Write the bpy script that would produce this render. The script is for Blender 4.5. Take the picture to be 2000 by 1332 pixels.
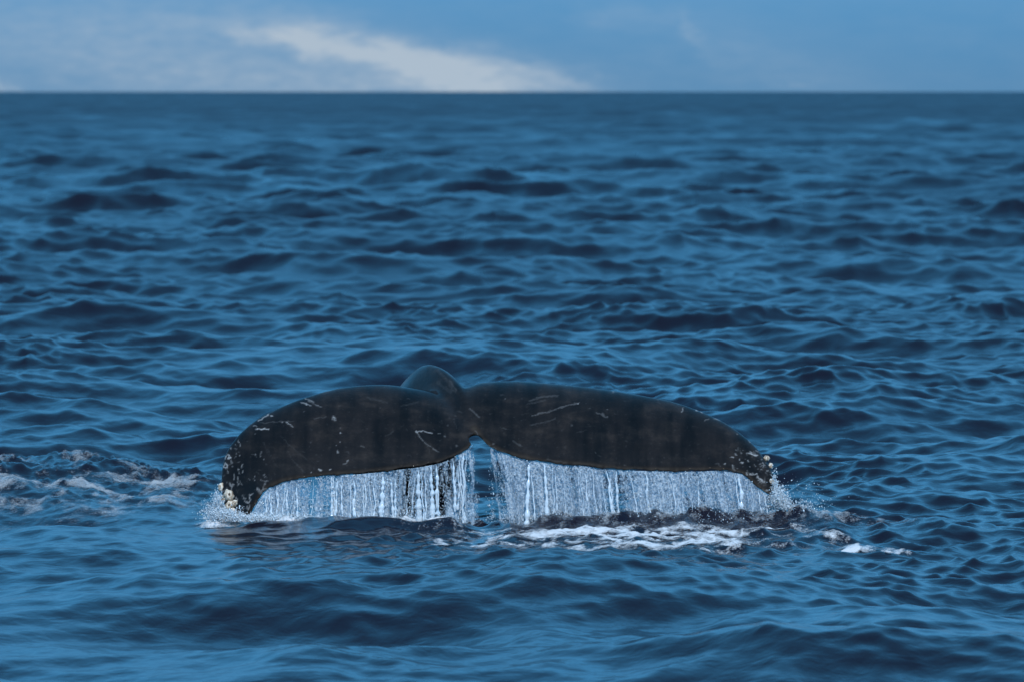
import bpy, math, random
import numpy as np

# ------------------------------------------------------------------ camera, sky, sun, exposure
scene = bpy.context.scene
for o in list(bpy.data.objects):
    bpy.data.objects.remove(o)
col = scene.collection

D = 43.0            # metres from the lens to the tail
H = 3.2             # height of the lens above the mean sea level
FPX = 2000 * 200 / 36.0
HORIZON = 180.0

cam_data = bpy.data.cameras.new('camera')
cam = bpy.data.objects.new('camera', cam_data)
col.objects.link(cam)
cam.location = (0, -D, H)
cam.rotation_euler = (math.radians(90), 0, 0)
cam_data.lens = 200
cam_data.sensor_width = 36
cam_data.shift_y = -(666 - HORIZON) / 2000.0
cam_data.clip_start = 0.5
cam_data.clip_end = 120000
cam_data.dof.use_dof = True
cam_data.dof.focus_distance = D - 0.3
cam_data.dof.aperture_fstop = 4.2
scene.camera = cam

SUN_EL = math.radians(48)
SUN_AZ = math.radians(172)      # measured from +Y, clockwise: high behind the camera

world = bpy.data.worlds.new('World')
scene.world = world
world.use_nodes = True


def build_world():
    nt = world.node_tree
    nt.nodes.clear()
    N, L = nt.nodes.new, nt.links.new

    def math_(op, a, b=None, c=None, clamp=False):
        n = N('ShaderNodeMath'); n.operation = op; n.use_clamp = clamp
        for i, v in enumerate((a, b, c)):
            if v is None:
                continue
            if isinstance(v, (int, float)):
                n.inputs[i].default_value = v
            else:
                L(v, n.inputs[i])
        return n.outputs[0]

    sky = N('ShaderNodeTexSky'); sky.sky_type = 'NISHITA'
    sky.sun_disc = False
    sky.sun_elevation = SUN_EL
    sky.sun_rotation = SUN_AZ
    sky.altitude = 0
    sky.air_density = 2.25
    sky.dust_density = 0.0
    sky.ozone_density = 4.0
    # the picture's cold grade: the brightness of the sky's blue, in one hue, with a little of the plain sky left in
    sk = N('ShaderNodeSeparateColor'); L(sky.outputs[0], sk.inputs[0])
    cc = N('ShaderNodeCombineColor')
    for i in range(3):
        L(math_('MULTIPLY', sk.outputs[2], SKY_TINT[i]), cc.inputs[i])
    tint = N('ShaderNodeMix'); tint.data_type = 'RGBA'
    tint.inputs['Factor'].default_value = 0.03
    L(cc.outputs[0], tint.inputs['A'])
    L(sky.outputs[0], tint.inputs['B'])
    # thin cloud, laid out over azimuth and elevation
    tc = N('ShaderNodeTexCoord')
    sep = N('ShaderNodeSeparateXYZ'); L(tc.outputs['Generated'], sep.inputs[0])
    X, Y, Z = sep.outputs
    az = math_('ARCTAN2', X, Y)
    comb = N('ShaderNodeCombineXYZ')
    L(math_('MULTIPLY', az, 90.0), comb.inputs[0]); L(math_('MULTIPLY', Z, 260.0), comb.inputs[1])
    n1 = N('ShaderNodeTexNoise'); n1.inputs['Scale'].default_value = 1.0; n1.inputs['Detail'].default_value = 5
    n1.inputs['Roughness'].default_value = 0.6
    L(comb.outputs[0], n1.inputs['Vector'])
    sc = N('ShaderNodeSeparateColor'); L(n1.outputs['Color'], sc.inputs[0])
    wa = math_('MULTIPLY_ADD', math_('SUBTRACT', sc.outputs[0], 0.5), 0.022, az)
    we = math_('MULTIPLY_ADD', math_('SUBTRACT', sc.outputs[1], 0.5), 0.0052, Z)
    blobs = [  # px, py, half width, half height, slope, amount
        (520, 70, 62, 13, .10, .75), (640, 90, 90, 19, .20, .95), (760, 108, 110, 24, .20, .85),
        (890, 140, 100, 28, .18, .95), (920, 172, 110, 15, .02, .6), (1020, 140, 80, 22, .32, .40),
        (1110, 162, 90, 16, .32, .30),
        (650, 66, 210, 36, .22, .42), (330, 120, 280, 75, 0, .46), (740, 160, 320, 40, 0, .60),
        (15, 165, 30, 9, .25, .6), (60, 50, 260, 70, 0, .34), (340, 38, 90, 12, .1, .30),
        (1340, 60, 32, 22, 1., .22), (1500, 120, 200, 50, .3, .20), (1240, 30, 90, 18, 0, .18), (1540, 172, 22, 6, 0, .25)]
    total = None
    for px, py, wx, wy, s, amp in blobs:
        a0, e0 = (px - 1000) / FPX, (HORIZON - py) / FPX
        da = math_('MULTIPLY', math_('SUBTRACT', wa, a0), FPX / wx)
        line = math_('MULTIPLY_ADD', math_('SUBTRACT', wa, a0), s, math_('SUBTRACT', we, e0))
        de = math_('MULTIPLY', line, FPX / wy)
        r2 = math_('MULTIPLY_ADD', da, da, math_('MULTIPLY', de, de))
        g = math_('MULTIPLY', math_('EXPONENT', math_('MULTIPLY', r2, -0.7)), amp)
        total = g if total is None else math_('ADD', total, g)
    # the same sort of wisps go on round the whole sky
    n2 = N('ShaderNodeTexNoise'); n2.inputs['Scale'].default_value = 5.0; n2.inputs['Detail'].default_value = 6
    mp = N('ShaderNodeMapping'); mp.inputs['Scale'].default_value = (1, 1, 3.2)
    L(tc.outputs['Generated'], mp.inputs[0]); L(mp.outputs[0], n2.inputs['Vector'])
    wisps = math_('MULTIPLY', math_('SUBTRACT', n2.outputs[0], 0.56, clamp=True), 1.6)
    wisps = math_('MULTIPLY', wisps, math_('GREATER_THAN', Z, 0.02))
    total = math_('ADD', total, wisps)
    n3 = N('ShaderNodeTexNoise'); n3.inputs['Scale'].default_value = 2.6; n3.inputs['Detail'].default_value = 5
    L(comb.outputs[0], n3.inputs['Vector'])
    total = math_('MULTIPLY', total, math_('MULTIPLY_ADD', n3.outputs[0], 0.8, 0.18))
    low = math_('EXPONENT', math_('MULTIPLY', math_('ABSOLUTE', Z), -9.0))       # thin mottled haze that thickens towards the horizon
    total = math_('ADD', total, math_('MULTIPLY', math_('MULTIPLY', n1.outputs[0], low), 0.16))
    total = math_('MINIMUM', total, 1.0)
    mix = N('ShaderNodeMix'); mix.data_type = 'RGBA'
    L(total, mix.inputs['Factor']); L(tint.outputs['Result'], mix.inputs['A'])
    mix.inputs['B'].default_value = CLOUD
    bg = N('ShaderNodeBackground'); bg.inputs['Strength'].default_value = 0.15
    L(mix.outputs['Result'], bg.inputs['Color'])
    out = N('ShaderNodeOutputWorld'); L(bg.outputs[0], out.inputs[0])


SKY_TINT = (0.10, 0.605, 1.24)
CLOUD = (2.75, 3.4, 4.1, 1)
build_world()

sun_data = bpy.data.lights.new('sun', 'SUN')
sun_data.energy = 3.0
sun_data.angle = math.radians(0.53)
sun_data.color = (1.0, 0.95, 0.89)
sun = bpy.data.objects.new('sun', sun_data)
col.objects.link(sun)
sdir = (math.sin(SUN_AZ) * math.cos(SUN_EL), math.cos(SUN_AZ) * math.cos(SUN_EL), math.sin(SUN_EL))
from mathutils import Vector
sun.rotation_euler = Vector(sdir).to_track_quat('Z', 'Y').to_euler()
sun.location = (-20, -30, 30)

scene.view_settings.view_transform = 'Standard'
scene.view_settings.look = 'None'
scene.view_settings.gamma = 1
scene.view_settings.exposure = 0.0
scene.render.engine = 'CYCLES'
cy = scene.cycles
cy.use_denoising = True
cy.max_bounces = 7
cy.diffuse_bounces = 2
cy.glossy_bounces = 3
cy.transmission_bounces = 5
cy.transparent_max_bounces = 16
cy.caustics_reflective = False
cy.caustics_refractive = False


# ------------------------------------------------------------------ helpers
def at(px, py, y):
    """the point at depth y that a 2000 px wide view through the lens shows at px, py"""
    d = y + D
    return ((px - 1000) * d / FPX, y, H - (py - HORIZON) * d / FPX)


rng = np.random.default_rng(11)
PERM = np.concatenate([p := rng.permutation(256), p, p])
GA = rng.uniform(0, 2 * np.pi, 256)
GX, GY = np.cos(GA), np.sin(GA)


def noise2(x, y):
    xi = np.floor(x); yi = np.floor(y)
    fx = x - xi; fy = y - yi
    xi = xi.astype(np.int64) & 255; yi = yi.astype(np.int64) & 255
    u = fx * fx * fx * (fx * (fx * 6 - 15) + 10)
    v = fy * fy * fy * (fy * (fy * 6 - 15) + 10)

    def g(ix, iy, dx, dy):
        h = PERM[PERM[ix & 255] + (iy & 255)]
        return GX[h] * dx + GY[h] * dy
    a = g(xi, yi, fx, fy); b = g(xi + 1, yi, fx - 1, fy)
    c = g(xi, yi + 1, fx, fy - 1); d = g(xi + 1, yi + 1, fx - 1, fy - 1)
    return (a + u * (b - a)) * (1 - v) + (c + u * (d - c)) * v


def fbm(x, y, n=4, gain=0.5):
    s = 0; a = 1.0
    for i in range(n):
        s = s + a * noise2(x + 17.3 * i, y - 9.1 * i)
        x = x * 2.03; y = y * 2.03; a *= gain
    return s


def smooth(a, b, x):
    t = np.clip((x - a) / (b - a), 0, 1)
    return t * t * (3 - 2 * t)


def mesh_from(name, verts, faces, mat, smooth_shade=True):
    """verts (n,3); faces (m,k) with one k"""
    me = bpy.data.meshes.new(name)
    faces = np.asarray(faces, dtype=np.int32); n, k = faces.shape
    me.vertices.add(len(verts)); me.vertices.foreach_set('co', np.ascontiguousarray(verts, dtype=np.float32).ravel())
    me.loops.add(n * k); me.loops.foreach_set('vertex_index', faces.ravel())
    me.polygons.add(n); me.polygons.foreach_set('loop_start', np.arange(0, n * k, k, dtype=np.int32))
    me.polygons.foreach_set('use_smooth', np.full(n, smooth_shade))
    me.update(calc_edges=True)
    me.validate()
    if mat:
        me.materials.append(mat)
    return me


def attr(me, name, values):
    a = me.attributes.new(name, 'FLOAT', 'POINT')
    a.data.foreach_set('value', np.ascontiguousarray(values, dtype=np.float32).ravel())


def link(name, me, label=None, cat=None, kind=None, group=None, parent=None):
    o = bpy.data.objects.new(name, me)
    col.objects.link(o)
    if label: o['label'] = label
    if cat: o['category'] = cat
    if kind: o['kind'] = kind
    if group: o['group'] = group
    if parent: o.parent = parent
    return o


def grid_faces(nr, nc):
    i = np.arange(nr - 1)[:, None] * nc + np.arange(nc - 1)[None, :]
    return np.stack([i, i + 1, i + nc + 1, i + nc], -1).reshape(-1, 4)


class Mat:
    def __init__(self, name):
        self.m = bpy.data.materials.new(name); self.m.use_nodes = True
        self.nt = self.m.node_tree; self.nt.nodes.clear()
        self.out = self.N('ShaderNodeOutputMaterial')

    def N(self, t, **kw):
        n = self.nt.nodes.new(t)
        for k, v in kw.items():
            setattr(n, k, v)
        return n

    def L(self, a, b):
        self.nt.links.new(a, b)

    def noise(self, vec, scale, detail=4, rough=0.5, dist=0.0):
        n = self.N('ShaderNodeTexNoise')
        n.inputs['Scale'].default_value = scale; n.inputs['Detail'].default_value = detail
        n.inputs['Roughness'].default_value = rough; n.inputs['Distortion'].default_value = dist
        if vec is not None: self.L(vec, n.inputs['Vector'])
        return n

    def mapping(self, src, scale=(1, 1, 1), rot=(0, 0, 0)):
        m = self.N('ShaderNodeMapping')
        m.inputs['Scale'].default_value = scale; m.inputs['Rotation'].default_value = rot
        self.L(src, m.inputs[0]); return m.outputs[0]

    def math(self, op, a, b=None, clamp=False):
        n = self.N('ShaderNodeMath', operation=op, use_clamp=clamp)
        for i, v in enumerate((a, b)):
            if v is None: continue
            if isinstance(v, (int, float)): n.inputs[i].default_value = v
            else: self.L(v, n.inputs[i])
        return n.outputs[0]

    def ramp(self, fac, stops):
        r = self.N('ShaderNodeValToRGB')
        el = r.color_ramp.elements
        while len(el) < len(stops): el.new(0.5)
        for e, (p, c) in zip(el, stops):
            e.position = p; e.color = c if len(c) == 4 else (*c, 1)
        self.L(fac, r.inputs[0]); return r.outputs[0]

    def attr(self, name):
        return self.N('ShaderNodeAttribute', attribute_name=name).outputs['Fac']

    def bump(self, height, strength, distance, normal=None):
        b = self.N('ShaderNodeBump')
        b.inputs['Strength'].default_value = strength; b.inputs['Distance'].default_value = distance
        self.L(height, b.inputs['Height'])
        if normal is not None: self.L(normal, b.inputs['Normal'])
        return b.outputs[0]


# ------------------------------------------------------------------ materials
def mat_sea():
    M = Mat('sea_water')
    geo = M.N('ShaderNodeNewGeometry').outputs['Position']
    p = M.N('ShaderNodeBsdfPrincipled')
    p.inputs['Base Color'].default_value = (0.0075, 0.0062, 0.0125, 1)
    M.L(M.attr('rough'), p.inputs['Roughness'])
    p.inputs['IOR'].default_value = 1.25
    a = M.noise(M.mapping(geo, (8.5, 5.5, 1), (0, 0, 0.35)), 1.0, 3, 0.55, 0.4)
    b = M.noise(M.mapping(geo, (1.1, 0.62, 1), (0, 0, 0.2)), 1.0, 3, 0.5, 0.3)
    c = M.noise(M.mapping(geo, (2.6, 3.4, 1), (0, 0, -0.25)), 1.0, 3, 0.55, 0.5)
    n0 = M.bump(c.outputs[0], 1.0, 0.012)
    n1 = M.bump(a.outputs[0], 1.0, 0.006, n0)
    n2 = M.bump(b.outputs[0], 1.0, 0.03, n1)
    M.L(n2, p.inputs['Normal'])
    M.L(p.outputs[0], M.out.inputs[0])
    return M.m


def mat_skin():
    M = Mat('whale_skin')
    tc = M.N('ShaderNodeTexCoord').outputs['Object']
    scar = M.attr('scar'); edge = M.attr('edge')
    blotch = M.noise(M.mapping(tc, (1.6, 1.6, 3.0)), 3.0, 6, 0.65)
    speck = M.noise(tc, 34.0, 4, 0.7)
    streak = M.noise(M.mapping(tc, (14, 2, 1.2)), 1.0, 4, 0.6)
    base = M.ramp(blotch.outputs[0], [(0.30, (0.0072, 0.0062, 0.0064)), (0.52, (0.0115, 0.0097, 0.0095)), (0.72, (0.026, 0.0212, 0.0188))])
    runs = M.noise(M.mapping(tc, (8.0, 1.5, 0.9)), 1.0, 3, 0.55)
    mr = M.N('ShaderNodeMix', data_type='RGBA', blend_type='MULTIPLY'); mr.inputs['Factor'].default_value = 1
    M.L(base, mr.inputs['A']); M.L(M.ramp(runs.outputs[0], [(0.34, (0.5,) * 3), (0.66, (1.4, 1.28, 1.18))]), mr.inputs['B'])
    base = mr.outputs['Result']
    m1 = M.N('ShaderNodeMix', data_type='RGBA')
    sp = M.ramp(speck.outputs[0], [(0.60, (0, 0, 0)), (0.80, (1, 1, 1))])
    M.L(M.math('MULTIPLY', sp, 0.30), m1.inputs['Factor'])
    M.L(base, m1.inputs['A']); m1.inputs['B'].default_value = (0.085, 0.08, 0.078, 1)
    m2 = M.N('ShaderNodeMix', data_type='RGBA')
    brk = M.ramp(M.noise(tc, 60, 3, 0.6).outputs[0], [(0.32, (0.25, 0.25, 0.25)), (0.55, (1, 1, 1))])
    M.L(M.math('MULTIPLY', M.math('POWER', scar, 1.5), brk, True), m2.inputs['Factor'])
    M.L(m1.outputs['Result'], m2.inputs['A']); m2.inputs['B'].default_value = (0.42, 0.41, 0.40, 1)
    m3 = M.N('ShaderNodeMix', data_type='RGBA')
    M.L(M.math('MULTIPLY', edge, M.math('MULTIPLY', M.noise(tc, 25, 3).outputs[0], edge), True), m3.inputs['Factor'])
    M.L(m2.outputs['Result'], m3.inputs['A']); m3.inputs['B'].default_value = (0.05, 0.042, 0.035, 1)
    p = M.N('ShaderNodeBsdfPrincipled')
    M.L(m3.outputs['Result'], p.inputs['Base Color'])
    rg = M.ramp(streak.outputs[0], [(0.3, (0.34,) * 3), (0.7, (0.55,) * 3)])
    M.L(M.math('ADD', rg, M.math('MULTIPLY', edge, 0.5), True), p.inputs['Roughness'])
    p.inputs['IOR'].default_value = 1.38
    p.inputs['Specular IOR Level'].default_value = 0.03
    M.L(M.math('MULTIPLY', M.math('SUBTRACT', 1.0, edge, True), 0.26), p.inputs['Coat Weight']); p.inputs['Coat Roughness'].default_value = 0.04
    h = M.math('ADD', M.math('MULTIPLY', M.noise(tc, 45, 4, 0.6).outputs[0], 0.4), M.math('MULTIPLY', streak.outputs[0], 0.6))
    h = M.math('ADD', h, M.math('MULTIPLY', scar, 0.3))
    M.L(M.bump(h, 0.5, 0.008), p.inputs['Normal'])
    M.L(p.outputs[0], M.out.inputs[0])
    return M.m


def mat_barnacle():
    M = Mat('barnacle_shell')
    tc = M.N('ShaderNodeTexCoord').outputs['Object']
    n = M.noise(tc, 55, 4, 0.6)
    c = M.ramp(n.outputs[0], [(0.34, (0.20, 0.12, 0.07)), (0.48, (0.50, 0.40, 0.29)), (0.66, (0.76, 0.70, 0.61))])
    p = M.N('ShaderNodeBsdfPrincipled'); M.L(c, p.inputs['Base Color'])
    p.inputs['Roughness'].default_value = 0.55
    M.L(M.bump(n.outputs[0], 0.6, 0.006), p.inputs['Normal'])
    M.L(p.outputs[0], M.out.inputs[0]); return M.m


def mat_barnacle_mouth():
    M = Mat('barnacle_opening')
    p = M.N('ShaderNodeBsdfPrincipled')
    n = M.noise(M.N('ShaderNodeTexCoord').outputs['Object'], 80, 3)
    M.L(M.ramp(n.outputs[0], [(0.3, (0.03, 0.022, 0.018)), (0.7, (0.10, 0.07, 0.05))]), p.inputs['Base Color'])
    p.inputs['Roughness'].default_value = 0.5
    M.L(p.outputs[0], M.out.inputs[0]); return M.m


def mat_curtain():
    M = Mat('falling_water')
    dens = M.attr('dens')
    geo = M.N('ShaderNodeNewGeometry').outputs['Position']
    fine = M.noise(M.mapping(geo, (75, 75, 55)), 1.0, 3, 0.6)
    spark = M.noise(M.mapping(geo, (150, 150, 90)), 1.0, 2, 0.6)
    p = M.N('ShaderNodeBsdfPrincipled')
    c = M.ramp(fine.outputs[0], [(0.33, (0.23, 0.40, 0.57)), (0.62, (0.80, 0.90, 0.97))])
    M.L(c, p.inputs['Base Color'])
    p.inputs['Roughness'].default_value = 0.12; p.inputs['IOR'].default_value = 1.33
    bm = M.bump(M.math('ADD', fine.outputs[0], M.math('MULTIPLY', spark.outputs[0], 0.5)), 1.0, 0.02)
    M.L(bm, p.inputs['Normal'])
    tr = M.N('ShaderNodeBsdfTranslucent'); tr.inputs[0].default_value = (0.68, 0.78, 0.88, 1)
    m0 = M.N('ShaderNodeMixShader'); m0.inputs[0].default_value = 0.3
    M.L(p.outputs[0], m0.inputs[1]); M.L(tr.outputs[0], m0.inputs[2])
    t = M.N('ShaderNodeBsdfTransparent'); t.inputs[0].default_value = (0.93, 0.97, 1, 1)
    f = M.math('ADD', dens, M.math('MULTIPLY', M.math('SUBTRACT', fine.outputs[0], 0.5), 1.6))
    f = M.ramp(f, [(0.08, (0.07,) * 3), (0.75, (0.96,) * 3)])
    mx = M.N('ShaderNodeMixShader'); M.L(f, mx.inputs[0]); M.L(t.outputs[0], mx.inputs[1]); M.L(m0.outputs[0], mx.inputs[2])
    M.L(mx.outputs[0], M.out.inputs[0]); return M.m


def mat_drop():
    M = Mat('water_drops')
    p = M.N('ShaderNodeBsdfPrincipled')
    p.inputs['Base Color'].default_value = (0.78, 0.88, 0.95, 1)
    p.inputs['Roughness'].default_value = 0.08; p.inputs['IOR'].default_value = 1.33
    p.inputs['Transmission Weight'].default_value = 0.25
    M.L(p.outputs[0], M.out.inputs[0]); return M.m


def mat_foam(name, thin, full, top, colour):
    M = Mat(name)
    geo = M.N('ShaderNodeNewGeometry').outputs['Position']
    f = M.attr('foam')
    n = M.noise(geo, 14, 5, 0.65); n2 = M.noise(geo, 70, 3, 0.6)
    p = M.N('ShaderNodeBsdfPrincipled')
    p.inputs['Base Color'].default_value = colour
    p.inputs['Roughness'].default_value = 0.55
    M.L(M.bump(M.math('ADD', n.outputs[0], M.math('MULTIPLY', n2.outputs[0], 0.6)), 0.6, 0.02), p.inputs['Normal'])
    t = M.N('ShaderNodeBsdfTransparent')
    a = M.math('ADD', f, M.math('MULTIPLY', M.math('SUBTRACT', n.outputs[0], 0.5), 0.9))
    a = M.math('ADD', a, M.math('MULTIPLY', M.math('SUBTRACT', n2.outputs[0], 0.5), 1.0))
    a = M.ramp(a, [(thin, (0,) * 3), (full, (top,) * 3)])
    mx = M.N('ShaderNodeMixShader'); M.L(a, mx.inputs[0]); M.L(t.outputs[0], mx.inputs[1]); M.L(p.outputs[0], mx.inputs[2])
    M.L(mx.outputs[0], M.out.inputs[0]); return M.m


SEA, SKIN, SHELL, MOUTH = mat_sea(), mat_skin(), mat_barnacle(), mat_barnacle_mouth()
CURTAIN, DROP = mat_curtain(), mat_drop()
FOAM = mat_foam('foam', 0.20, 0.85, 0.90, (0.72, 0.72, 0.73, 1))
WAKE = mat_foam('wake_foam', 0.15, 0.95, 0.72, (0.52, 0.54, 0.56, 1))

# ------------------------------------------------------------------ the sea
NW = 150
wr = np.random.default_rng(5)
LAM = np.exp(np.linspace(math.log(0.12), math.log(9.0), NW)) * wr.uniform(0.93, 1.07, NW)
K = 2 * np.pi / LAM
spread = np.interp(np.log(LAM), np.log([.17, 1.0, 4.0, 11.0]), [1.3, 1.05, 0.85, 0.5])
THETA = math.radians(-112) + wr.normal(0, 1, NW) * spread
KX, KY = K * np.cos(THETA), K * np.sin(THETA)
PH = wr.uniform(0, 2 * np.pi, NW)
SLOPE = 0.0262 * np.interp(np.log(LAM), np.log([.12, .2, .42, .85, 2, 4.5, 9]), [1.2, 1.9, 1.8, 1.25, 0.9, 1.0, 0.85]) * wr.uniform(0.6, 1.4, NW)
AMP = SLOPE / K
NS = 12                                     # long low swell
SWELL = [(2 * math.pi / l, math.radians(-100) + wr.normal(0, .35), wr.uniform(0, 6.28), 0.013 * l / 6.28 * wr.uniform(.6, 1.3)) for l in np.geomspace(14, 60, NS)]


def sea_surface(x, y, sx, sy):
    """displaced positions of the points x, y of the rest plane; sx, sy: local sampling of the sheet"""
    dx = np.zeros_like(x); dy = np.zeros_like(x); dz = np.zeros_like(x); lost = np.zeros_like(x)
    near = np.exp(-((x / 4.2) ** 4) - (((y + 1.0) / 4.2) ** 4))
    gust = np.clip(0.95 + 1.3 * fbm(x / 6.0 + 3, y / 14.0, 3), 0.4, 1.7)
    longf = 1 - 0.78 * near
    fore = smooth(-3.0, -8.0, y)              # slicker water towards the boat
    off = 1 + 0.45 * smooth(10, 150, y)          # rougher further out
    gust = gust * off; longf = longf * off
    shortf = gust * (1 + 0.1 * near) * (1 - 0.74 * fore)
    for i in range(NW):
        step = abs(KX[i]) * sx + abs(KY[i]) * sy
        damp = np.clip((2.3 - step) / 1.0, 0, 1)
        if LAM[i] > 1.8:
            a = AMP[i] * damp * longf * (1 + 0.05 * fore)
        elif LAM[i] > 0.6:
            a = AMP[i] * damp * longf * (1 - 0.35 * fore)
        else:
            a = AMP[i] * damp * shortf
        ph = KX[i] * x + KY[i] * y + PH[i]
        c = np.cos(ph); s = np.sin(ph)
        lost += (1 - damp ** 2) * SLOPE[i] ** 2 / 2
        dz += a * c
        dx -= 0.85 * a * (KX[i] / K[i]) * s
        dy -= 0.85 * a * (KY[i] / K[i]) * s
    calm = 1 - 0.97 * np.exp(-((x / 14.0) ** 2) - ((y / 16.0) ** 2))
    for k, th, ph0, am in SWELL:
        step = k * (abs(math.cos(th)) * sx + abs(math.sin(th)) * sy)
        dz += am * calm * np.clip(2.3 - step, 0, 1) * np.cos(k * (math.cos(th) * x + math.sin(th) * y) + ph0)
    dz += churn(x, y)
    return x + dx, y + dy, dz, lost


def churn(x, y):
    z = np.zeros_like(x)
    m = (np.abs(x) < 9) & (y > -6) & (y < 9)
    if not m.any():
        return z
    X = x[m]; Y = y[m]
    w = np.zeros_like(X)
    wxx = X + 0.12 * noise2(X * 4 + 9, Y * 3); wyy = Y + 0.15 * noise2(X * 4, Y * 3 + 5)
    l1 = 0.75 * fbm(wxx * 2.4, wyy * 1.8, 3, 0.5)
    l2 = np.abs(noise2(wxx * 7.0 + 5, wyy * 4.5)) + 0.5 * np.abs(noise2(wxx * 15 + 2, wyy * 10)) + 0.3 * np.abs(noise2(wxx * 31, wyy * 20)) - 0.4
    wig = 0.35 * noise2(X * 0.9 + 7, Y * 0 + 2.5)
    # the wake ridge left of the tail
    e = smooth(-1.9, -2.5, X) * smooth(-6.5, -4.5, X)
    hump = 0.075 + 0.085 * np.exp(-((X + 3.35) / 0.42) ** 2)
    r = np.exp(-((Y - 3.0 - wig) / 0.75) ** 2)
    w += e * r * (hump + 0.05 * l1 + 0.05 * l2)
    broad = e * np.exp(-((Y - 1.7) / 1.4) ** 2)
    w += broad * (0.06 * l1 + 0.035 * l2)
    # the rim of thrown-up water in front of the right curtain
    e = smooth(-0.25, 0.6, X) * smooth(3.3, 2.2, X)
    r = np.exp(-((Y + 0.42 - 0.3 * wig) / 0.26) ** 2)
    w += e * r * (0.088 + 0.045 * l1 + 0.032 * l2)
    r = np.exp(-((X - 3.2) / 0.30) ** 2 - ((Y + 0.75) / 0.5) ** 2)
    w += r * (0.11 + 0.02 * l2)
    # smooth swell in front of the left curtain
    e = smooth(-2.3, -1.6, X) * smooth(0.0, -0.6, X)
    r = np.exp(-((Y + 0.85 - 0.12 * np.sin(X * 2.3)) / 0.24) ** 2)
    w += e * r * (0.062 + 0.04 * np.exp(-((X + 1.2) / 0.2) ** 2) + 0.02 * l1)
    # ruffled water where the falling water lands, and round the foam
    e = smooth(-2.4, -1.8, X) * smooth(2.9, 2.2, X)
    r = np.exp(-((Y + 0.30) / 0.30) ** 2)
    w += e * r * (0.03 * l1 + 0.022 * l2)
    e = smooth(-0.9, 0.1, X) * smooth(4.2, 2.8, X)
    r = np.exp(-((Y + 1.7) / 1.0) ** 4)
    w += e * r * (0.045 * l1 + 0.014 * l2)
    z[m] = w
    return z


def rows():
    d = [4.0]
    while d[-1] < 60000:
        v = d[-1]
        if v < 24: s = 0.5 if v < 20 else 0.2
        elif v < 50: s = 0.046
        elif v < 150: s = 0.046 * (v / 50) ** 1.6
        elif v < 800: s = 0.267 * (v / 150) ** 1.6
        else: s = 3.9 * (v / 800) ** 2.2
        d.append(v + s)
    return np.array(d)


def build_sea():
    d = rows()
    q = np.linspace(-0.094, 0.094, 401)
    side = 0.094 + np.concatenate([np.cumsum(0.0006 * 1.12 ** np.arange(30)), np.geomspace(0.19, 1.3, 7)])
    q = np.concatenate([-side[::-1], q, side])
    dq = np.gradient(q); dd = np.gradient(d)
    X = d[:, None] * q[None, :]
    Y = np.repeat(d[:, None], len(q), 1) - D
    SX = d[:, None] * dq[None, :]
    SY = np.repeat(dd[:, None], len(q), 1)
    x, y, z, lost = sea_surface(X.ravel(), Y.ravel(), SX.ravel(), SY.ravel())
    me = mesh_from('sea', np.stack([x, y, z], 1), grid_faces(len(d), len(q)), SEA)
    # waves too short for the sheet's sampling live on as micro-roughness
    patch = np.clip(1 + 1.0 * fbm(x / 9.0, y / 40.0, 4, 0.6), 0.3, 1.8)
    attr(me, 'rough', np.sqrt(np.sqrt((0.10 + 0.45 * smooth(150, 900, y)) * lost * patch + 0.002 ** 2)))
    print('sea verts', len(x))
    link('sea', me, 'open dark blue sea with short wind waves reaching the horizon', 'sea', 'structure')


build_sea()

# ------------------------------------------------------------------ the whale's tail
LEFT = [  # leading edge (px, py, y), trailing edge (px, py, y), thickness; from the tip to the root
    (464, 1012, -.42, 480, 1016, -.42, .02), (448, 1004, -.40, 489, 1008, -.43, .035), (438, 982, -.36, 495, 996, -.43, .045),
    (433, 950, -.30, 502, 983, -.43, .055), (434, 920, -.22, 510, 970, -.43, .06), (441, 888, -.14, 520, 957, -.43, .065),
    (460, 858, -.04, 536, 947, -.42, .07), (496, 825, .08, 560, 939, -.42, .08), (542, 800, .2, 595, 934, -.41, .09),
    (601, 777, .3, 640, 928, -.40, .1), (660, 762, .4, 690, 925, -.40, .12), (714, 756, .46, 742, 920, -.38, .135),
    (760, 757, .5, 790, 914, -.37, .15), (800, 765, .55, 835, 908, -.35, .17), (840, 773, .6, 870, 899, -.33, .18),
    (868, 783, .6, 898, 886, -.30, .16), (886, 796, .5, 916, 874, -.27, .12), (896, 806, .4, 922, 867, -.25, .08)]
RIGHT = [
    (900, 792, .5, 927, 838, -.10, .10), (908, 772, .55, 934, 850, -.14, .14), (926, 759, .58, 950, 866, -.2, .16),
    (960, 753, .6, 978, 882, -.25, .16), (1006, 750, .58, 1020, 894, -.3, .15), (1061, 753, .55, 1075, 904, -.33, .14),
    (1125, 758, .5, 1135, 908, -.36, .13), (1197, 767, .45, 1200, 916, -.38, .12), (1255, 776, .38, 1260, 918, -.40, .11),
    (1322, 790, .28, 1320, 919, -.41, .1), (1375, 809, .18, 1365, 919, -.42, .085), (1415, 828, .08, 1400, 918, -.42, .075),
    (1452, 854, -.03, 1430, 921, -.43, .065), (1476, 876, -.12, 1448, 925, -.43, .055), (1493, 899, -.2, 1461, 932, -.44, .05),
    (1505, 917, -.28, 1472, 943, -.44, .045), (1512, 938, -.35, 1484, 954, -.45, .035), (1513, 953, -.40, 1495, 962, -.45, .025),
    (1509, 962, -.43, 1503, 966, -.45, .015)]
STOCK = [  # centre (px, py, y), half width, half height
    (926, 848, -.14, .025, .025), (917, 822, .04, .06, .06), (903, 795, .28, .105, .11), (884, 778, .52, .14, .15),
    (860, 768, .80, .165, .20), (839, 767, 1.05, .195, .225), (822, 785, 1.4, .235, .26), (806, 830, 1.9, .30, .32),
    (790, 900, 2.6, .38, .40), (778, 985, 3.1, .40, .45)]


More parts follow.
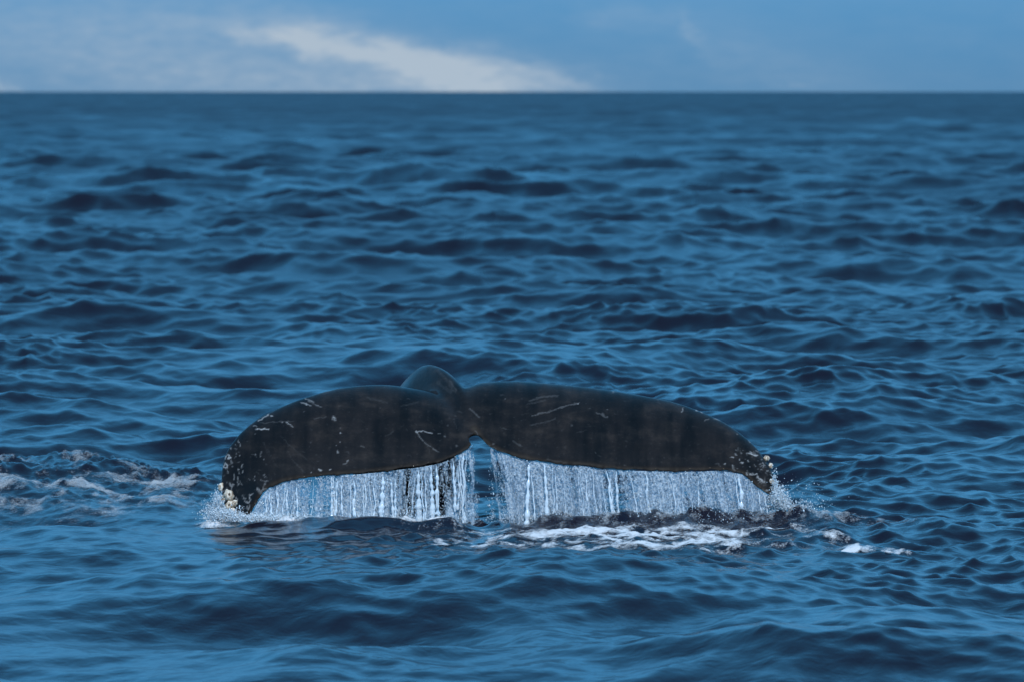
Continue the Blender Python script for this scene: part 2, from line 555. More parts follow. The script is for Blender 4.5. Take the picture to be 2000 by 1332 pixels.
def catmull(P, n):
    P = np.asarray(P, float)
    seg = np.linalg.norm(np.diff(P[:, :3], axis=0), axis=1) + 1e-6
    t = np.concatenate([[0], np.cumsum(seg)])
    m = np.gradient(P, t, axis=0)
    u = np.linspace(0, t[-1], n)
    k = np.clip(np.searchsorted(t, u, 'right') - 1, 0, len(t) - 2)
    h = (t[k + 1] - t[k])[:, None]; s = ((u - t[k])[:, None]) / h
    return ((2 * s**3 - 3 * s**2 + 1) * P[k] + (s**3 - 2 * s**2 + s) * h * m[k]
            + (-2 * s**3 + 3 * s**2) * P[k + 1] + (s**3 - s**2) * h * m[k + 1])


def blade_curves(table, n):
    rows_ = [(*at(a, b, c), *at(d_, e, f), t) for a, b, c, d_, e, f, t in table]
    R = np.array(rows_)
    # arc length of the mid line drives the spacing
    mid = (R[:, :3] + R[:, 3:6]) / 2
    C = catmull(np.hstack([mid, R]), n)[:, 3:]
    return C[:, :3], C[:, 3:6], C[:, 6]


def blade(table, n, seed):
    Lc, Tc, th = blade_curves(table, n)
    arc = np.concatenate([[0], np.cumsum(np.linalg.norm(np.diff(Tc, axis=0), axis=1))])
    Tc = Tc.copy()
    chord0 = np.linalg.norm(Tc - Lc, axis=1, keepdims=True)
    rag = 0.024 * fbm(arc * 7 + seed, arc * 0 + 1.7, 4, 0.65)[:, None]
    rag *= (smooth(0, .15, arc) * smooth(0, .15, arc[-1] - arc))[:, None]
    Tc += (Tc - Lc) / (chord0 + 1e-4) * rag * np.clip(chord0 * 2, 0, 1)
    s = (1 - np.cos(np.linspace(0, np.pi, 40))) / 2
    prof = 5 * (.2969 * np.sqrt(s) - .126 * s - .3516 * s**2 + .2843 * s**3 - .1036 * s**4)
    prof = np.clip(prof * 2, 0, 1) / 2
    chord = Tc - Lc
    span = np.gradient((Lc + Tc) / 2, axis=0)
    nrm = np.cross(chord, span)
    nrm /= np.linalg.norm(nrm, axis=1, keepdims=True) + 1e-9
    sign = np.sign(nrm @ np.array([0, -.5, .85])); nrm *= np.where(sign == 0, 1, sign)[:, None]
    for _ in range(6):
        nrm[1:-1] = (nrm[:-2] + nrm[1:-1] * 2 + nrm[2:]) / 4
    nrm /= np.linalg.norm(nrm, axis=1, keepdims=True)
    cl = np.linalg.norm(chord, axis=1)
    base = Lc[:, None, :] + chord[:, None, :] * s[None, :, None]
    # the blade is thin towards the trailing edge and never below 11 mm
    half = th[:, None] * prof[None, :] + 0.0055
    cam_ = 0.055 * cl[:, None] * (4 * s * (1 - s))[None, :]
    up = base + nrm[:, None, :] * (cam_ + half)[:, :, None]
    lo = base + nrm[:, None, :] * (cam_ * 0.6 - half)[:, :, None]
    ring = np.concatenate([up, lo[:, ::-1, :]], 1)
    return ring


def ring_tube(ring):
    n, k, _ = ring.shape
    i = np.arange(n - 1)[:, None] * k; j = np.arange(k)[None, :]; j2 = (j + 1) % k
    f = np.stack([i + j, i + j2, i + k + j2, i + k + j], -1).reshape(-1, 4)
    V = ring.reshape(-1, 3)
    c0, c1 = ring[0].mean(0), ring[-1].mean(0)
    V = np.vstack([V, c0, c1]); a, b = len(V) - 2, len(V) - 1
    jj = np.arange(k); j2 = (jj + 1) % k
    t0 = np.stack([np.full(k, a), j2, jj], 1)
    t1 = np.stack([np.full(k, b), (n - 1) * k + jj, (n - 1) * k + j2], 1)
    tri = np.vstack([t0, t1])
    tris = np.vstack([f[:, [0, 1, 2]], f[:, [0, 2, 3]], tri])
    return V, tris


def stock():
    C = catmull([(*at(a, b, c), w, h) for a, b, c, w, h in STOCK], 90)
    ctr, w, h = C[:, :3], C[:, 3], C[:, 4]
    tan = np.gradient(ctr, axis=0); tan /= np.linalg.norm(tan, axis=1, keepdims=True)
    side = np.cross(tan, [0, 0, 1]); side /= np.linalg.norm(side, axis=1, keepdims=True)
    upv = np.cross(side, tan)
    a = np.linspace(0, 2 * np.pi, 56, endpoint=False)
    sx = np.cos(a) * (1 - 0.44 * np.sin(a)); sz = np.sin(a)
    sx = np.sign(sx) * np.abs(sx) ** 1.05
    return ctr[:, None] + side[:, None] * (w[:, None] * sx)[:, :, None] + upv[:, None] * (h[:, None] * sz)[:, :, None]


def stroke(px, py, pts, width, amt, soft=1.3):
    width *= 0.5; amt *= 0.85
    best = np.full(px.shape, 1e9)
    for (x0, y0), (x1, y1) in zip(pts[:-1], pts[1:]):
        vx, vy = x1 - x0, y1 - y0
        t = np.clip(((px - x0) * vx + (py - y0) * vy) / (vx * vx + vy * vy + 1e-9), 0, 1)
        best = np.minimum(best, np.hypot(px - x0 - t * vx, py - y0 - t * vy))
    return amt * np.clip((width + soft - best) / soft, 0, 1)


def scar_marks(V, seed=3):
    d = V[:, 1] + D
    px = 1000 + V[:, 0] * FPX / d; py = HORIZON + (H - V[:, 2]) * FPX / d
    m = np.zeros(len(V))
    wx = 3.0 * noise2(px / 9, py / 9) + 1.8 * noise2(px / 3.6 + 4, py / 3.6)
    wy = 3.0 * noise2(px / 9 + 31, py / 9) + 1.8 * noise2(px / 3.6 + 17, py / 3.6)
    px = px + wx; py = py + wy

    def add(ox, oy, k, marks):
        nonlocal m
        for pts, w, a in marks:
            P = [(ox + X / k, oy + Y / k) for X, Y in pts]
            if len(P) == 1: P = [P[0], (P[0][0] + .1, P[0][1])]
            x0 = min(p[0] for p in P) - 12; x1 = max(p[0] for p in P) + 12
            sel = (px > x0) & (px < x1)
            m[sel] = np.maximum(m[sel], stroke(px[sel], py[sel], P, w, a))
    add(400, 680, 3.505, [
        ([(350, 552), (438, 552)], 1.4, .95), ([(380, 510), (495, 503)], 1.0, .22), ([(500, 500), (610, 497)], 1, .2),
        ([(558, 505), (602, 534)], 1.3, .8), ([(530, 502)], 1.5, .6), ([(660, 368), (722, 390)], .9, .7), ([(690, 345), (752, 368)], .9, .55),
        ([(700, 352), (800, 405)], .6, .45),         ([(882, 466), (894, 478)], 3.2, .7), ([(868, 470), (875, 485), (895, 492)], 1.2, .45), ([(750, 480), (830, 470)], 1.2, .2), ([(925, 545)], 1.5, .3), ([(927, 580)], 1.6, .75), ([(925, 640)], 1.8, .7),
        ([(910, 707)], 3.4, .6), ([(905, 660)], 1.5, .45), ([(860, 830)], 1.8, .8), ([(778, 828), (800, 834)], 1.6, .85), ([(725, 845)], 1.2, .7),
        ([(950, 790), (985, 768)], 1.4, .5), ([(228, 628), (245, 668)], .8, .6), ([(180, 680)], 1.6, .7), ([(455, 462)], 2.2, .85),
        ([(365, 498), (440, 450)], 1.0, .8), ([(330, 525), (352, 530)], 1.2, .6), ([(140, 752), (152, 728), (170, 735), (160, 755), (175, 745)], 1.4, .95),
        ([(125, 808), (140, 785), (158, 800), (150, 820), (128, 815)], 1.9, .95), ([(150, 838), (158, 850)], 1.2, .7),
        ([(235, 850), (235, 860)], 1, .6), ([(230, 880), (225, 918)], 1.2, .65), ([(170, 925), (188, 940), (183, 958)], 1.6, .8),
        ([(360, 960), (385, 985), (400, 965), (420, 968)], 4.2, .7), ([(425, 905), (405, 945)], 1.6, .55), ([(385, 905), (430, 912)], 1, .4),
        ([(275, 1042), (298, 1060), (312, 1035), (308, 1010), (325, 995)], 1.8, .8), ([(293, 1090)], 3.0, .6), ([(255, 1005), (275, 1030)], 1.0, .55),
        ([(215, 1020), (222, 1040)], 1.4, .7), ([(250, 1080), (268, 1100)], .9, .6), ([(235, 1120), (225, 1138)], 2.0, .85), ([(265, 1130)], 1.6, .8),
        ([(130, 740), (118, 800), (112, 860), (112, 930)], .9, .55), ([(640, 340), (720, 320)], .6, .5),
        ([(520, 600), (600, 680), (700, 760)], .7, .13), ([(430, 690), (490, 800)], .7, .12), ([(620, 780), (690, 850)], .7, .15),
        ([(400, 640), (440, 740)], .6, .12), ([(560, 700), (650, 830)], .6, .12), ([(1240, 600), (1290, 570)], 2, .12),
        ([(1070, 670), (1090, 672)], .9, .45), ([(680, 432)], 1.6, .3), ([(345, 580)], 1.6, .35), ([(1110, 548)], 2, .2)])
    add(700, 690, 3.6, [
        ([(408, 546), (450, 546), (520, 560)], 1.1, .75), ([(410, 550), (440, 600), (490, 645), (560, 690)], .9, .42), ([(410, 548)], 2.2, .8),
        ([(785, 388), (850, 446)], 2.6, .26), ([(825, 540), (850, 590), (900, 635), (980, 680), (1060, 710)], .9, .75),
        ([(560, 205), (600, 235), (650, 270)], 6, .12), ([(560, 120), (610, 170), (650, 230), (680, 270)], 4.5, .13),
        ([(560, 560), (575, 562)], 2, .3), ([(605, 577)], 2.8, .3), ([(690, 650)], 2.6, .3), ([(640, 455)], 2, .22), ([(680, 435)], 2.6, .22),
        ([(630, 505)], 2.4, .25), ([(800, 560)], 2.2, .25), ([(1030, 320)], 1.2, .5), ([(950, 635)], 2.2, .35), ([(60, 310), (200, 345)], 3, .12),
        ([(300, 370), (420, 340)], 3, .1), ([(30, 655)], 1.4, .4), ([(640, 185), (690, 260)], 1.6, .2)])
    add(1000, 720, 3.917, [
        ([(130, 245), (230, 212), (350, 205)], 3.4, .20), ([(120, 270), (250, 240)], 2.4, .14), ([(150, 360), (330, 312), (420, 278), (510, 258)], 2.0, .30),
        ([(505, 260)], 2.2, .75), ([(140, 430), (250, 408), (330, 380)], 2, .16), ([(640, 330), (725, 372)], 1.6, .28), ([(725, 305)], 1.4, .5),
        ([(775, 160), (775, 185)], .9, .55), ([(455, 430)], 3, .22), ([(590, 300)], 1.4, .35), ([(690, 345), (730, 370)], 2, .3),
        ([(200, 345)], 2.2, .32), ([(640, 640)], 1.5, .3), ([(860, 740)], 2, .3), ([(270, 690), (420, 720)], 1.6, .2), ([(10, 555), (70, 590)], 3, .22)])
    add(1250, 740, 4.163, [
        ([(868, 605), (905, 600), (920, 618), (955, 622)], 1.5, .95), ([(890, 590), (940, 605)], 1, .6), ([(1005, 690), (1000, 722)], 1.2, .75),
        ([(1000, 680), (1010, 700)], 1, .7), ([(865, 760), (870, 775)], 1.7, .85), ([(888, 768), (915, 778), (948, 768)], 1.8, .85), ([(905, 760), (950, 775)], .9, .5),
        ([(958, 800), (985, 815), (1012, 828)], 1.8, .85), ([(970, 835), (985, 825), (1005, 835)], 1.3, .7), ([(960, 820), (972, 838)], 1, .7), ([(930, 700), (925, 690)], 1, .4),
        ([(992, 895), (1010, 912), (1035, 905)], 2.2, .85), ([(1045, 915), (1075, 925)], 1.6, .7), ([(1065, 880), (1070, 895)], 1.6, .6), ([(690, 690)], 2.8, .7),
        ([(752, 700)], 2.4, .75), ([(790, 722)], 1.4, .7), ([(878, 660)], 1.5, .85), ([(815, 675)], 1, .5), ([(600, 318), (660, 335), (740, 380)], 1.1, .55),
        ([(520, 340), (560, 322)], .7, .4), ([(345, 235), (345, 262)], 1, .7), ([(455, 252), (470, 255)], 1.1, .8), ([(490, 262), (510, 270)], 1.1, .8),
        ([(785, 445), (795, 452)], 1.2, .55), ([(890, 500), (905, 515)], 1.2, .6), ([(940, 580), (960, 590)], 1, .55), ([(610, 690), (640, 680), (650, 710)], 1, .22),
        ([(560, 640)], 1.5, .2), ([(800, 760), (870, 800), (930, 860), (985, 905)], .8, .35)])
    rr = np.random.default_rng(seed)
    for i in range(120):          # faint scratches and specks all over
        x, y = rr.uniform(440, 1500), rr.uniform(755, 990)
        a = rr.normal(0.5, 0.7); l = rr.gamma(1.3, 7)
        sel = (np.abs(px - x) < l + 6) & (np.abs(py - y) < l + 6)
        if sel.any():
            b = rr.normal(0, .3)
            P = [(x, y), (x + l * .5 * math.cos(a), y + l * .5 * math.sin(a)), (x + l * .5 * (math.cos(a) + math.cos(a + b)), y + l * .5 * (math.sin(a) + math.sin(a + b)))]
            m[sel] = np.maximum(m[sel], stroke(px[sel], py[sel], P, rr.uniform(.2, 1.0), rr.uniform(.05, .20)))
    for x0, x1, y0, y1, n in ((436, 520, 880, 1005, 60), (436, 470, 860, 960, 25), (1430, 1512, 870, 962, 70), (1480, 1514, 890, 962, 25)):
        for i in range(n):        # small pale pits crowd towards the tips
            x, y = rr.uniform(x0, x1), rr.uniform(y0, y1); l = rr.gamma(1.0, 2.2); a = rr.uniform(0, 3.1)
            sel = (np.abs(px - x) < 12) & (np.abs(py - y) < 12)
            if sel.any():
                m[sel] = np.maximum(m[sel], stroke(px[sel], py[sel], [(x, y), (x + l * math.cos(a), y + l * math.sin(a))], rr.uniform(.3, 1.6), rr.uniform(.2, .75)))
    return np.clip(m, 0, 1), px, py


def build_whale():
    parts = []; off = 0; Vs = []; Fs = []
    for ring in (blade(LEFT, 240, 2.0), blade(RIGHT, 260, 31.0), stock()):
        V, F = ring_tube(ring)
        Vs.append(V); Fs.append(F + off); off += len(V)
    me = mesh_from('whale_raw', np.vstack(Vs), np.vstack(Fs), None)
    tmp = bpy.data.objects.new('tmp', me); col.objects.link(tmp)
    rm = tmp.modifiers.new('r', 'REMESH'); rm.mode = 'VOXEL'; rm.voxel_size = 0.0092
    dg = bpy.context.evaluated_depsgraph_get(); dg.update()
    em = bpy.data.meshes.new_from_object(tmp.evaluated_get(dg))
    bpy.data.objects.remove(tmp); bpy.data.meshes.remove(me)
    em.name = 'humpback_whale'
    n = len(em.vertices)
    V = np.empty(n * 3, np.float32); em.vertices.foreach_get('co', V); V = V.reshape(-1, 3).astype(float)
    E = np.empty(len(em.edges) * 2, np.int32); em.edges.foreach_get('vertices', E); E = E.reshape(-1, 2)
    deg = np.bincount(E.ravel(), minlength=n)[:, None]
    d = V[:, 1] + D
    px = 1000 + V[:, 0] * FPX / d; py = HORIZON + (H - V[:, 2]) * FPX / d
    # soften the roots of the flukes into the tail stock
    w = np.exp(-((px - 870) / 75) ** 2) * np.where(py < 850, 1, np.exp(-((py - 850) / 14) ** 2))
    for it in range(44):
        acc = np.zeros_like(V)
        for c in range(3):
            acc[:, c] = (np.bincount(E[:, 0], V[E[:, 1], c], n) + np.bincount(E[:, 1], V[E[:, 0], c], n))
        k = (0.55 if it < 4 else 0.0) * np.ones(n)
        k = np.maximum(k, 0.85 * w)
        V += (acc / deg - V) * k[:, None]
    em.vertices.foreach_set('co', V.astype(np.float32).ravel())
    em.polygons.foreach_set('use_smooth', np.ones(len(em.polygons), bool))
    em.update()
    m, px, py = scar_marks(V)
    attr(em, 'scar', m)
    # the worn fringe of the trailing edge
    e = np.zeros(n)
    for tb, k in ((LEFT, 300), (RIGHT, 300)):
        _, Tc, _ = blade_curves(tb, k)
        for c0 in range(0, k, 20):
            seg = Tc[c0:c0 + 21]
            sel = (V[:, 0] > seg[:, 0].min() - .05) & (V[:, 0] < seg[:, 0].max() + .05)
            dist = np.min(np.linalg.norm(V[sel][:, None, :] - seg[None], axis=2), axis=1)
            e[sel] = np.maximum(e[sel], np.clip(1.5 - dist / 0.032, 0, 1))
    attr(em, 'edge', e)
    em.materials.clear(); em.materials.append(SKIN)
    print('whale verts', n)
    return link('humpback_whale', em, 'black humpback whale tail with scarred flukes raised above the sea', 'whale'), V


whale, WV = build_whale()


def build_barnacle(px, py, y, r, tilt, seed):
    """a ribbed dome of shell plates with a dark opening"""
    rb = random.Random(seed)
    c = Vector(at(px, py, y))
    k = 20; prof = [(1.0, -0.35), (1.05, 0.0), (1.0, 0.3), (0.86, 0.58), (0.62, 0.80), (0.36, 0.90), (0.22, 0.88), (0.18, 0.74)]
    V = []
    ph = rb.uniform(0, 6)
    for rr, hh in prof:
        for i in range(k):
            a = 2 * math.pi * i / k
            f = 1 + 0.09 * math.cos(a * 6 + ph) * min(1, rr) + 0.12 * math.cos(a * 2 + ph * 3) + rb.uniform(-.07, .07)
            V.append((rr * f * math.cos(a), rr * f * math.sin(a), hh * (1 + rb.uniform(-.05, .05))))
    V = np.array(V) * r
    F = []
    for j in range(len(prof) - 1):
        for i in range(k):
            F.append((j * k + i, j * k + (i + 1) % k, (j + 1) * k + (i + 1) % k, (j + 1) * k + i))
    me = mesh_from('barnacle', V, F, SHELL)
    o = link('barnacle', me, parent=whale)
    o.location = c
    o.rotation_euler = Vector(tilt).to_track_quat('Z', 'Y').to_euler()
    mv = [(0, 0, .70 * r)] + [(0.24 * r * math.cos(2 * math.pi * i / 10), 0.24 * r * math.sin(2 * math.pi * i / 10), .66 * r) for i in range(10)]
    mf = [(0, 1 + i, 1 + (i + 1) % 10) for i in range(10)]
    mm = mesh_from('opening', np.array(mv), mf, MOUTH)
    link('opening', mm, parent=o)


BARN = [(433, 951, -.31, .030, (-1, -.2, .1)), (447, 967, -.40, .040, (.15, -1, .25)), (438, 973, -.38, .026, (-.5, -1, .1)),
        (449, 987, -.42, .036, (-.2, -1, .2)), (458, 982, -.43, .024, (.3, -1, .0)), (454, 999, -.43, .030, (-.1, -1, -.1)),
        (442, 996, -.41, .024, (-.6, -1, 0)),
        (1497, 895, -.20, .024, (.5, -.6, .6)), (1505, 909, -.26, .020, (.9, -.4, .1)), (1506, 942, -.39, .027, (.3, -1, .2))]
for i, b in enumerate(BARN):
    build_barnacle(*b, seed=i)


# ------------------------------------------------------------------ water falling from the trailing edges
def sheet_points(table, pxmin, pxmax, n):
    _, Tc, _ = blade_curves(table, 900)
    px = 1000 + Tc[:, 0] * FPX / (Tc[:, 1] + D)
    ok = (px >= pxmin) & (px <= pxmax)
    T = Tc[ok]
    T = T[np.argsort(T[:, 0])]
    x = np.linspace(T[0, 0], T[-1, 0], n)
    return np.stack([x, np.interp(x, T[:, 0], T[:, 1]), np.interp(x, T[:, 0], T[:, 2])], 1)


def octa(P, rad, stretch, rr):
    """small tumbling drops, one eight-faced bead each"""
    n = len(P)
    base = np.array([(1, 0, 0), (0, 1, 0), (-1, 0, 0), (0, -1, 0), (0, 0, 1), (0, 0, -1)], float)
    V = base[None] * rad[:, None, None]
    V = V * rr.uniform(.75, 1.25, (n, 6, 1))
    V[:, :, 2] *= stretch[:, None]
    V = V + P[:, None, :]
    f = np.array([(0, 1, 4), (1, 2, 4), (2, 3, 4), (3, 0, 4), (1, 0, 5), (2, 1, 5), (3, 2, 5), (0, 3, 5)])
    F = (np.arange(n) * 6)[:, None, None] + f[None]
    return V.reshape(-1, 3), F.reshape(-1, 3)


def build_curtain(table, pxmin, pxmax, seed, label, ndrops, full, column, ends, nropes, slant, inner, swing):
    rr = np.random.default_rng(seed)
    top = sheet_points(table, pxmin, pxmax, max(60, int((pxmax - pxmin) * 0.62)))
    nu = len(top)
    zb = -0.06
    nv = 46
    v = np.linspace(0, 1, nv)
    Vs, Fs, Ds = [], [], []; off = 0
    for layer in range(3):
        X = np.repeat(top[:, None, 0], nv, 1)
        Z = top[:, None, 2] - 0.006 + (zb - top[:, None, 2] + 0.006) * v[None] ** 1.15
        fall = (top[:, None, 2] - Z)
        drift = noise2(X * 1.7 + seed, X * 0 + layer * 3.3) * 0.10 * v[None]
        near_end = smooth(0.25, 0.0, np.abs(X - X[inner, 0]))
        Xd = X + drift + swing * near_end * v[None] + 0.02 * noise2(X * 12 + layer, fall * 3 + seed) * v[None]
        s1 = fbm((X + slant * fall) * 15 + 7 * layer + seed, fall * 1.3 + layer, 3, 0.6)
        s2 = fbm((X + slant * fall) * 46 + 5 * layer, fall * 12 + seed, 3, 0.65)
        Yy = top[:, None, 1] + 0.016 + (layer - 1) * 0.045 * (0.2 + v[None]) + 0.05 * s1 * (0.15 + v[None]) + 0.016 * s2 - 0.05 * v[None] ** 2
        broad = fbm(X * 3.1 + seed * 2.0, fall * 0.5 + 11, 2)
        dens = full + column * s1 + 0.40 * s2 + 0.75 * broad + 0.22 * smooth(.75, 1, v)[None] + 0.12 * (1 - smooth(0, .12, v))[None]
        # ragged ends: the last strands hang apart and thin out
        u = np.minimum((X - X[0, 0]) / ends[0], (X[-1, 0] - X) / ends[1])
        dens = dens - 0.9 * (1 - smooth(0.0, 1.0, u + 0.9 * noise2(X * 22 + 3 * layer, fall * 6 + seed) + 0.25))
        V = np.stack([Xd, Yy, Z], -1).reshape(-1, 3)
        F = grid_faces(nu, nv)
        dv = dens.ravel()
        keep = dv[F].mean(1) > 0.06
        Vs.append(V); Fs.append(F[keep] + off); Ds.append(dv); off += len(V)
    me = mesh_from('water_curtain', np.vstack(Vs), np.vstack(Fs), CURTAIN)
    attr(me, 'dens', np.clip(np.concatenate(Ds), 0, 1.2))
    root = link('water_curtain', me, label, 'falling water', 'stuff')
    # thicker ropes of water that gather on the way down
    RV, RF = [], []; ro = 0; m_ = 34; k_ = 6
    ca = np.linspace(0, 2 * np.pi, k_, endpoint=False)
    for q_ in range(nropes):
        i0 = int(np.clip(rr.integers(0, nu) , 2, nu - 3)); tp = top[i0]
        edge = min((tp[0] - top[0, 0]) / ends[0], (top[-1, 0] - tp[0]) / ends[1])
        if edge < rr.uniform(0, 1.0): continue
        t0, t1 = rr.uniform(0, .35) ** 1.5, rr.uniform(.75, 1.05)
        t = np.linspace(t0, t1, m_)
        z_ = tp[2] + (zb - tp[2]) * t ** 1.1
        lean = rr.normal(0, .022) - slant * .3
        x_ = tp[0] + lean * t + .016 * noise2(t * 4 + q_ * 3.7, t * 0 + seed)
        y_ = tp[1] - .02 - .05 * t + rr.normal(0, .02) * t
        rad_ = (.0012 + rr.gamma(1.3, .0026)) * (0.30 + 0.9 * t) * np.clip(1 + 1.6 * noise2(t * 14 + q_ * 9.1, t * 0 + 2.2), .25, 2.2) * np.clip((t - t0) * 12, .1, 1)
        ring = np.stack([x_[:, None] + rad_[:, None] * np.cos(ca) * 1.4, y_[:, None] + rad_[:, None] * np.sin(ca), np.repeat(z_[:, None], k_, 1)], -1)
        V, F = ring_tube(ring)
        RV.append(V); RF.append(F + ro); ro += len(V)
    o = link('strand', mesh_from('strand', np.vstack(RV), np.vstack(RF), DROP), parent=root); o['kind'] = 'stuff'
    # beads and drops tearing off the sheets
    i = rr.integers(0, nu, ndrops); f = rr.power(1.3, ndrops)
    P = top[i].copy()
    hgt = P[:, 2] - zb
    P[:, 2] -= f * hgt
    P[:, 0] += rr.normal(0, .012, ndrops) + .05 * f * rr.normal(0, 1, ndrops) * .5
    P[:, 1] += rr.normal(-.03, .05, ndrops) * (.3 + f)
    low = rr.uniform(0, 1, ndrops) < 0.22          # rebounding from the sea along the foot
    P[low, 2] = rr.gamma(1.6, .016, low.sum()); P[low, 1] += rr.normal(-.06, .07, low.sum())
    keep = noise2(P[:, 0] * 14 + seed, P[:, 2] * 1.2) > -0.25
    P = P[keep]; nd = len(P)
    rad = rr.gamma(2.0, .0007, nd) + .0009
    V, F = octa(P, rad, rr.uniform(.9, 1.9, nd), rr)
    dm = mesh_from('drops', V, F, DROP)
    o = link('drops', dm, parent=root); o['kind'] = 'stuff'


build_curtain(LEFT, 489, 921, 4, 'sheet of water streaming off the left fluke of the whale tail', 9000, 0.27, 1.30, (0.05, 0.10), 55, 0.0, -1, 0.08)
build_curtain(RIGHT, 957, 1509, 9, 'wider sheet of water pouring off the right fluke of the whale tail', 13000, 0.47, 0.85, (0.22, 0.05), 30, -0.12, 0, 0.05)


def spray(name, label, spec, seed):
    """spec: (px, py, y, sigma x, sigma y, sigma z, count, mean radius)"""
    rr = np.random.default_rng(seed)
    Ps, Rs, Ss = [], [], []
    for px, py, y, sx, sy, sz, n, r in spec:
        c = np.array(at(px, py, y))
        P = c + rr.normal(0, 1, (n, 3)) * (sx, sy, sz)
        P[:, 2] = np.where(P[:, 2] < 0.0, np.abs(P[:, 2]) * .5, P[:, 2])
        Ps.append(P); Rs.append(rr.gamma(1.7, r / 2.1, n) + .0008); Ss.append(rr.uniform(.8, 1.9, n))
    V, F = octa(np.vstack(Ps), np.concatenate(Rs), np.concatenate(Ss), rr)
    link(name, mesh_from(name, V, F, DROP), label, 'spray', 'stuff')


spray('splash', 'white splash around the barnacled left tip where it enters the water',
      [(438, 1004, -.50, .055, .06, .022, 3200, .0026), (426, 985, -.40, .020, .05, .045, 1800, .0022), (475, 1012, -.52, .08, .05, .014, 2600, .0028),
       (530, 1010, -.47, .12, .05, .014, 3000, .0030), (418, 1000, -.42, .045, .08, .04, 900, .002)], 21)
spray('spray', 'fine drops flying outward beyond the right tip of the tail',
      [(1518, 972, -.42, .030, .06, .042, 3000, .0024), (1532, 985, -.42, .026, .06, .026, 1500, .0024), (1570, 988, -.4, .07, .08, .03, 380, .0022),
       (1555, 955, -.4, .10, .08, .045, 80, .0017), (1590, 970, -.4, .12, .08, .05, 50, .0017), (1512, 952, -.38, .012, .04, .05, 1200, .0022)], 22)


# ------------------------------------------------------------------ foam lying on the sea
def build_foam(name, label, x0, x1, y0, y1, sx, sy, fmask, mat, lift, seed):
    x = np.arange(x0, x1, sx); y = np.arange(y0, y1, sy)
    X, Y = np.meshgrid(x, y)
    f = fmask(X.ravel(), Y.ravel())
    spx = np.full(X.size, 0.021); spy = np.full(X.size, 0.046)
    a, b, c, _ = sea_surface(X.ravel(), Y.ravel(), spx, spy)
    lump = fbm(X.ravel() * 7 + seed, Y.ravel() * 7, 4, 0.6)
    c = c + 0.006 + lift * np.clip(f, 0, 1) * (0.6 + lump)
    F = grid_faces(*X.shape)
    keep = f[F].max(1) > 0.03
    F = F[keep]
    used = np.unique(F); mp = np.zeros(X.size, np.int64); mp[used] = np.arange(len(used))
    me = mesh_from(name, np.stack([a, b, c], 1)[used], mp[F], mat)
    attr(me, 'foam', f[used])
    print(name, 'verts', len(used))
    link(name, me, label, 'foam', 'stuff')


STREAKS = [  # strands of foam on the water: points on the mean sea level, half width, amount
    ([(1050, 1032), (1130, 1021), (1240, 1016), (1330, 1019), (1420, 1024)], 7, .85), ([(1130, 1030), (1260, 1031), (1400, 1036), (1440, 1044)], 5, .8),
    ([(1090, 1047), (1200, 1043), (1330, 1049), (1430, 1051)], 4.5, .75), ([(1080, 1057), (1180, 1060), (1290, 1054), (1350, 1062)], 3.5, .65),
    ([(905, 1022), (990, 1031), (1060, 1022), (1110, 1014)], 2.6, .5), ([(930, 1052), (1010, 1048), (1075, 1054)], 3, .55), ([(985, 1012), (1090, 1010)], 2.2, .45),
    ([(850, 1044), (878, 1049)], 4, .75), ([(960, 1040), (1050, 1038), (1090, 1028)], 2.2, .45), ([(1480, 1012), (1560, 1019), (1650, 1015), (1745, 1013)], 3.6, .62),
    ([(1520, 1022), (1600, 1030), (1655, 1042), (1690, 1050), (1745, 1055)], 3.4, .7), ([(1655, 1048), (1685, 1051)], 4.5, .95), ([(1440, 1028), (1500, 1020)], 3, .55),
    ([(1180, 1012), (1300, 1010)], 2.2, .5), ([(1380, 1062), (1450, 1058)], 2, .4), ([(820, 1016), (900, 1012)], 2.2, .45)]


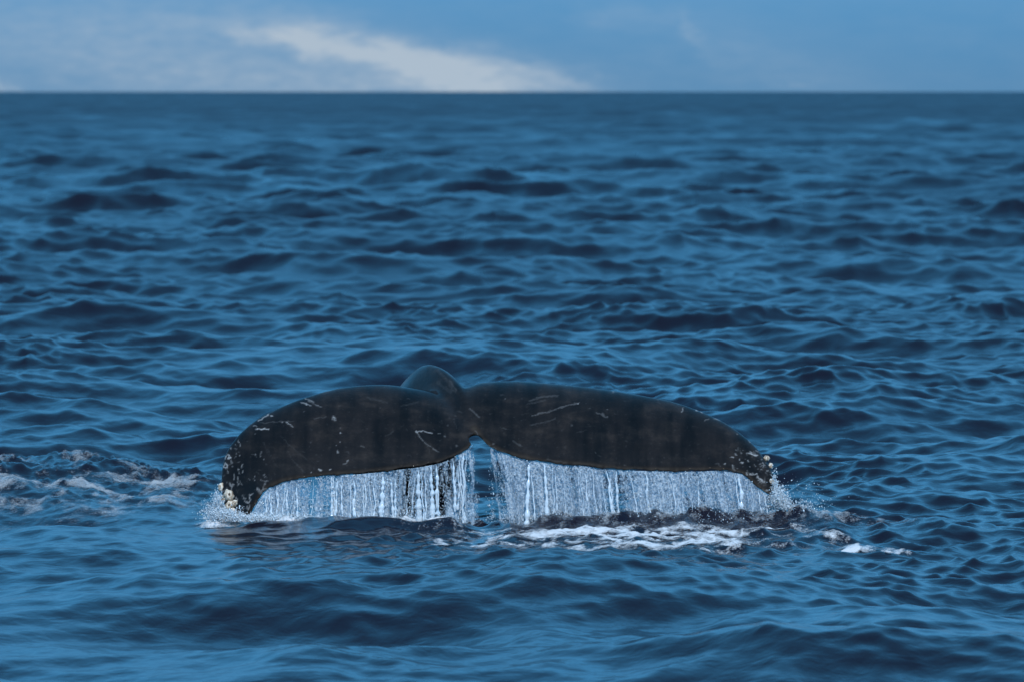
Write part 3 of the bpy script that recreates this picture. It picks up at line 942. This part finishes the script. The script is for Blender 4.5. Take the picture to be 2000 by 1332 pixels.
def front_mask(X, Y):
    d = Y + D
    px = 1000 + X * FPX / d; py = HORIZON + H * FPX / d - 5
    a = fbm(X * 2.6, Y * 1.5 + 4, 4, 0.6); b = fbm(X * 2.6 + 8, Y * 1.5, 4, 0.6)
    qx = px + 45 * a; qy = py + 9 * b
    best = np.zeros_like(X)
    for pts, w, amt in STREAKS:
        m = np.full(X.shape, 1e9)
        for (x0, y0), (x1, y1) in zip(pts[:-1], pts[1:]):
            vx, vy = (x1 - x0) / 6, y1 - y0
            t = np.clip(((qx - x0) / 6 * vx + (qy - y0) * vy) / (vx * vx + vy * vy + 1e-9), 0, 1)
            m = np.minimum(m, np.hypot((qx - x0) / 6 - t * vx, qy - y0 - t * vy))
        best = np.maximum(best, amt * (1 - smooth(0.35, 1.25, m / w)))
    vein = 1 - np.clip(np.abs(fbm(X * 2.8 + 3 * a * .2, Y * 1.7, 4, 0.55)) * 3.4, 0, 1)
    env = np.exp(-(((px - 1230) / 380) ** 4)) * np.exp(-(((py - 1034) / 27) ** 4))
    f = best * (0.70 + 1.1 * fbm(X * 4, Y * 2.6 + 6, 4, 0.6)) + 0.50 * env * vein ** 2
    f = f * smooth(-0.72, -1.0, Y + 0.2 * b)
    return np.clip(f, 0, 1.0)


def wake_mask(X, Y):
    wx = X + 0.2 * fbm(X * 2, Y * 2 + 4, 3); wy = Y + 0.2 * fbm(X * 2 + 8, Y * 2, 3)
    b = fbm(wx * 2.0 + 13, wy * 0.9 + 1, 4, 0.65)
    vein = 1 - np.clip(np.abs(fbm(wx * 3.0, wy * 1.6, 4, 0.6)) * 3.2, 0, 1)
    e = smooth(-2.0, -2.4, X) * np.exp(-(((Y - 1.9) / 1.65) ** 4))
    return np.clip(e * (0.08 + 0.25 * vein + 1.05 * b), 0, 0.95)


def rim_mask(X, Y):
    b = fbm(X * 5.0 + 31, Y * 3.0, 5, 0.7)
    e = smooth(-0.4, 0.4, X) * smooth(3.3, 2.4, X) * np.exp(-(((Y + 0.40) / 0.36) ** 2))
    return np.clip(e * (0.24 + 0.9 * b), 0, .7)


def landing_mask(X, Y):
    b = fbm(X * 5.0 + 3, Y * 4.0 + 9, 5, 0.65)
    e = smooth(-2.45, -2.2, X) * smooth(-0.25, -0.7, X) * np.exp(-(((Y + 0.50) / 0.13) ** 2))
    return np.clip(e * (0.80 + 1.2 * b), 0, 1.1)


build_foam('foam', 'broad white patch of lacy foam floating in front of the right fluke', -1.4, 3.6, -3.7, -0.5, .012, .019, front_mask, FOAM, .014, 2)
build_foam('wake_foam', 'grey churned foam on the wake at the left beside the tail', -5.2, -1.95, -0.1, 4.2, .013, .022, wake_mask, WAKE, .02, 6)
build_foam('rim_foam', 'grey bubbling rim of water under the curtain of the right fluke', -0.5, 3.4, -1.3, 0.3, .012, .014, rim_mask, WAKE, .025, 8)
build_foam('landing_foam', 'thin white froth where the left curtain meets the sea', -2.5, -0.2, -0.95, -0.1, .011, .012, landing_mask, FOAM, .055, 12)
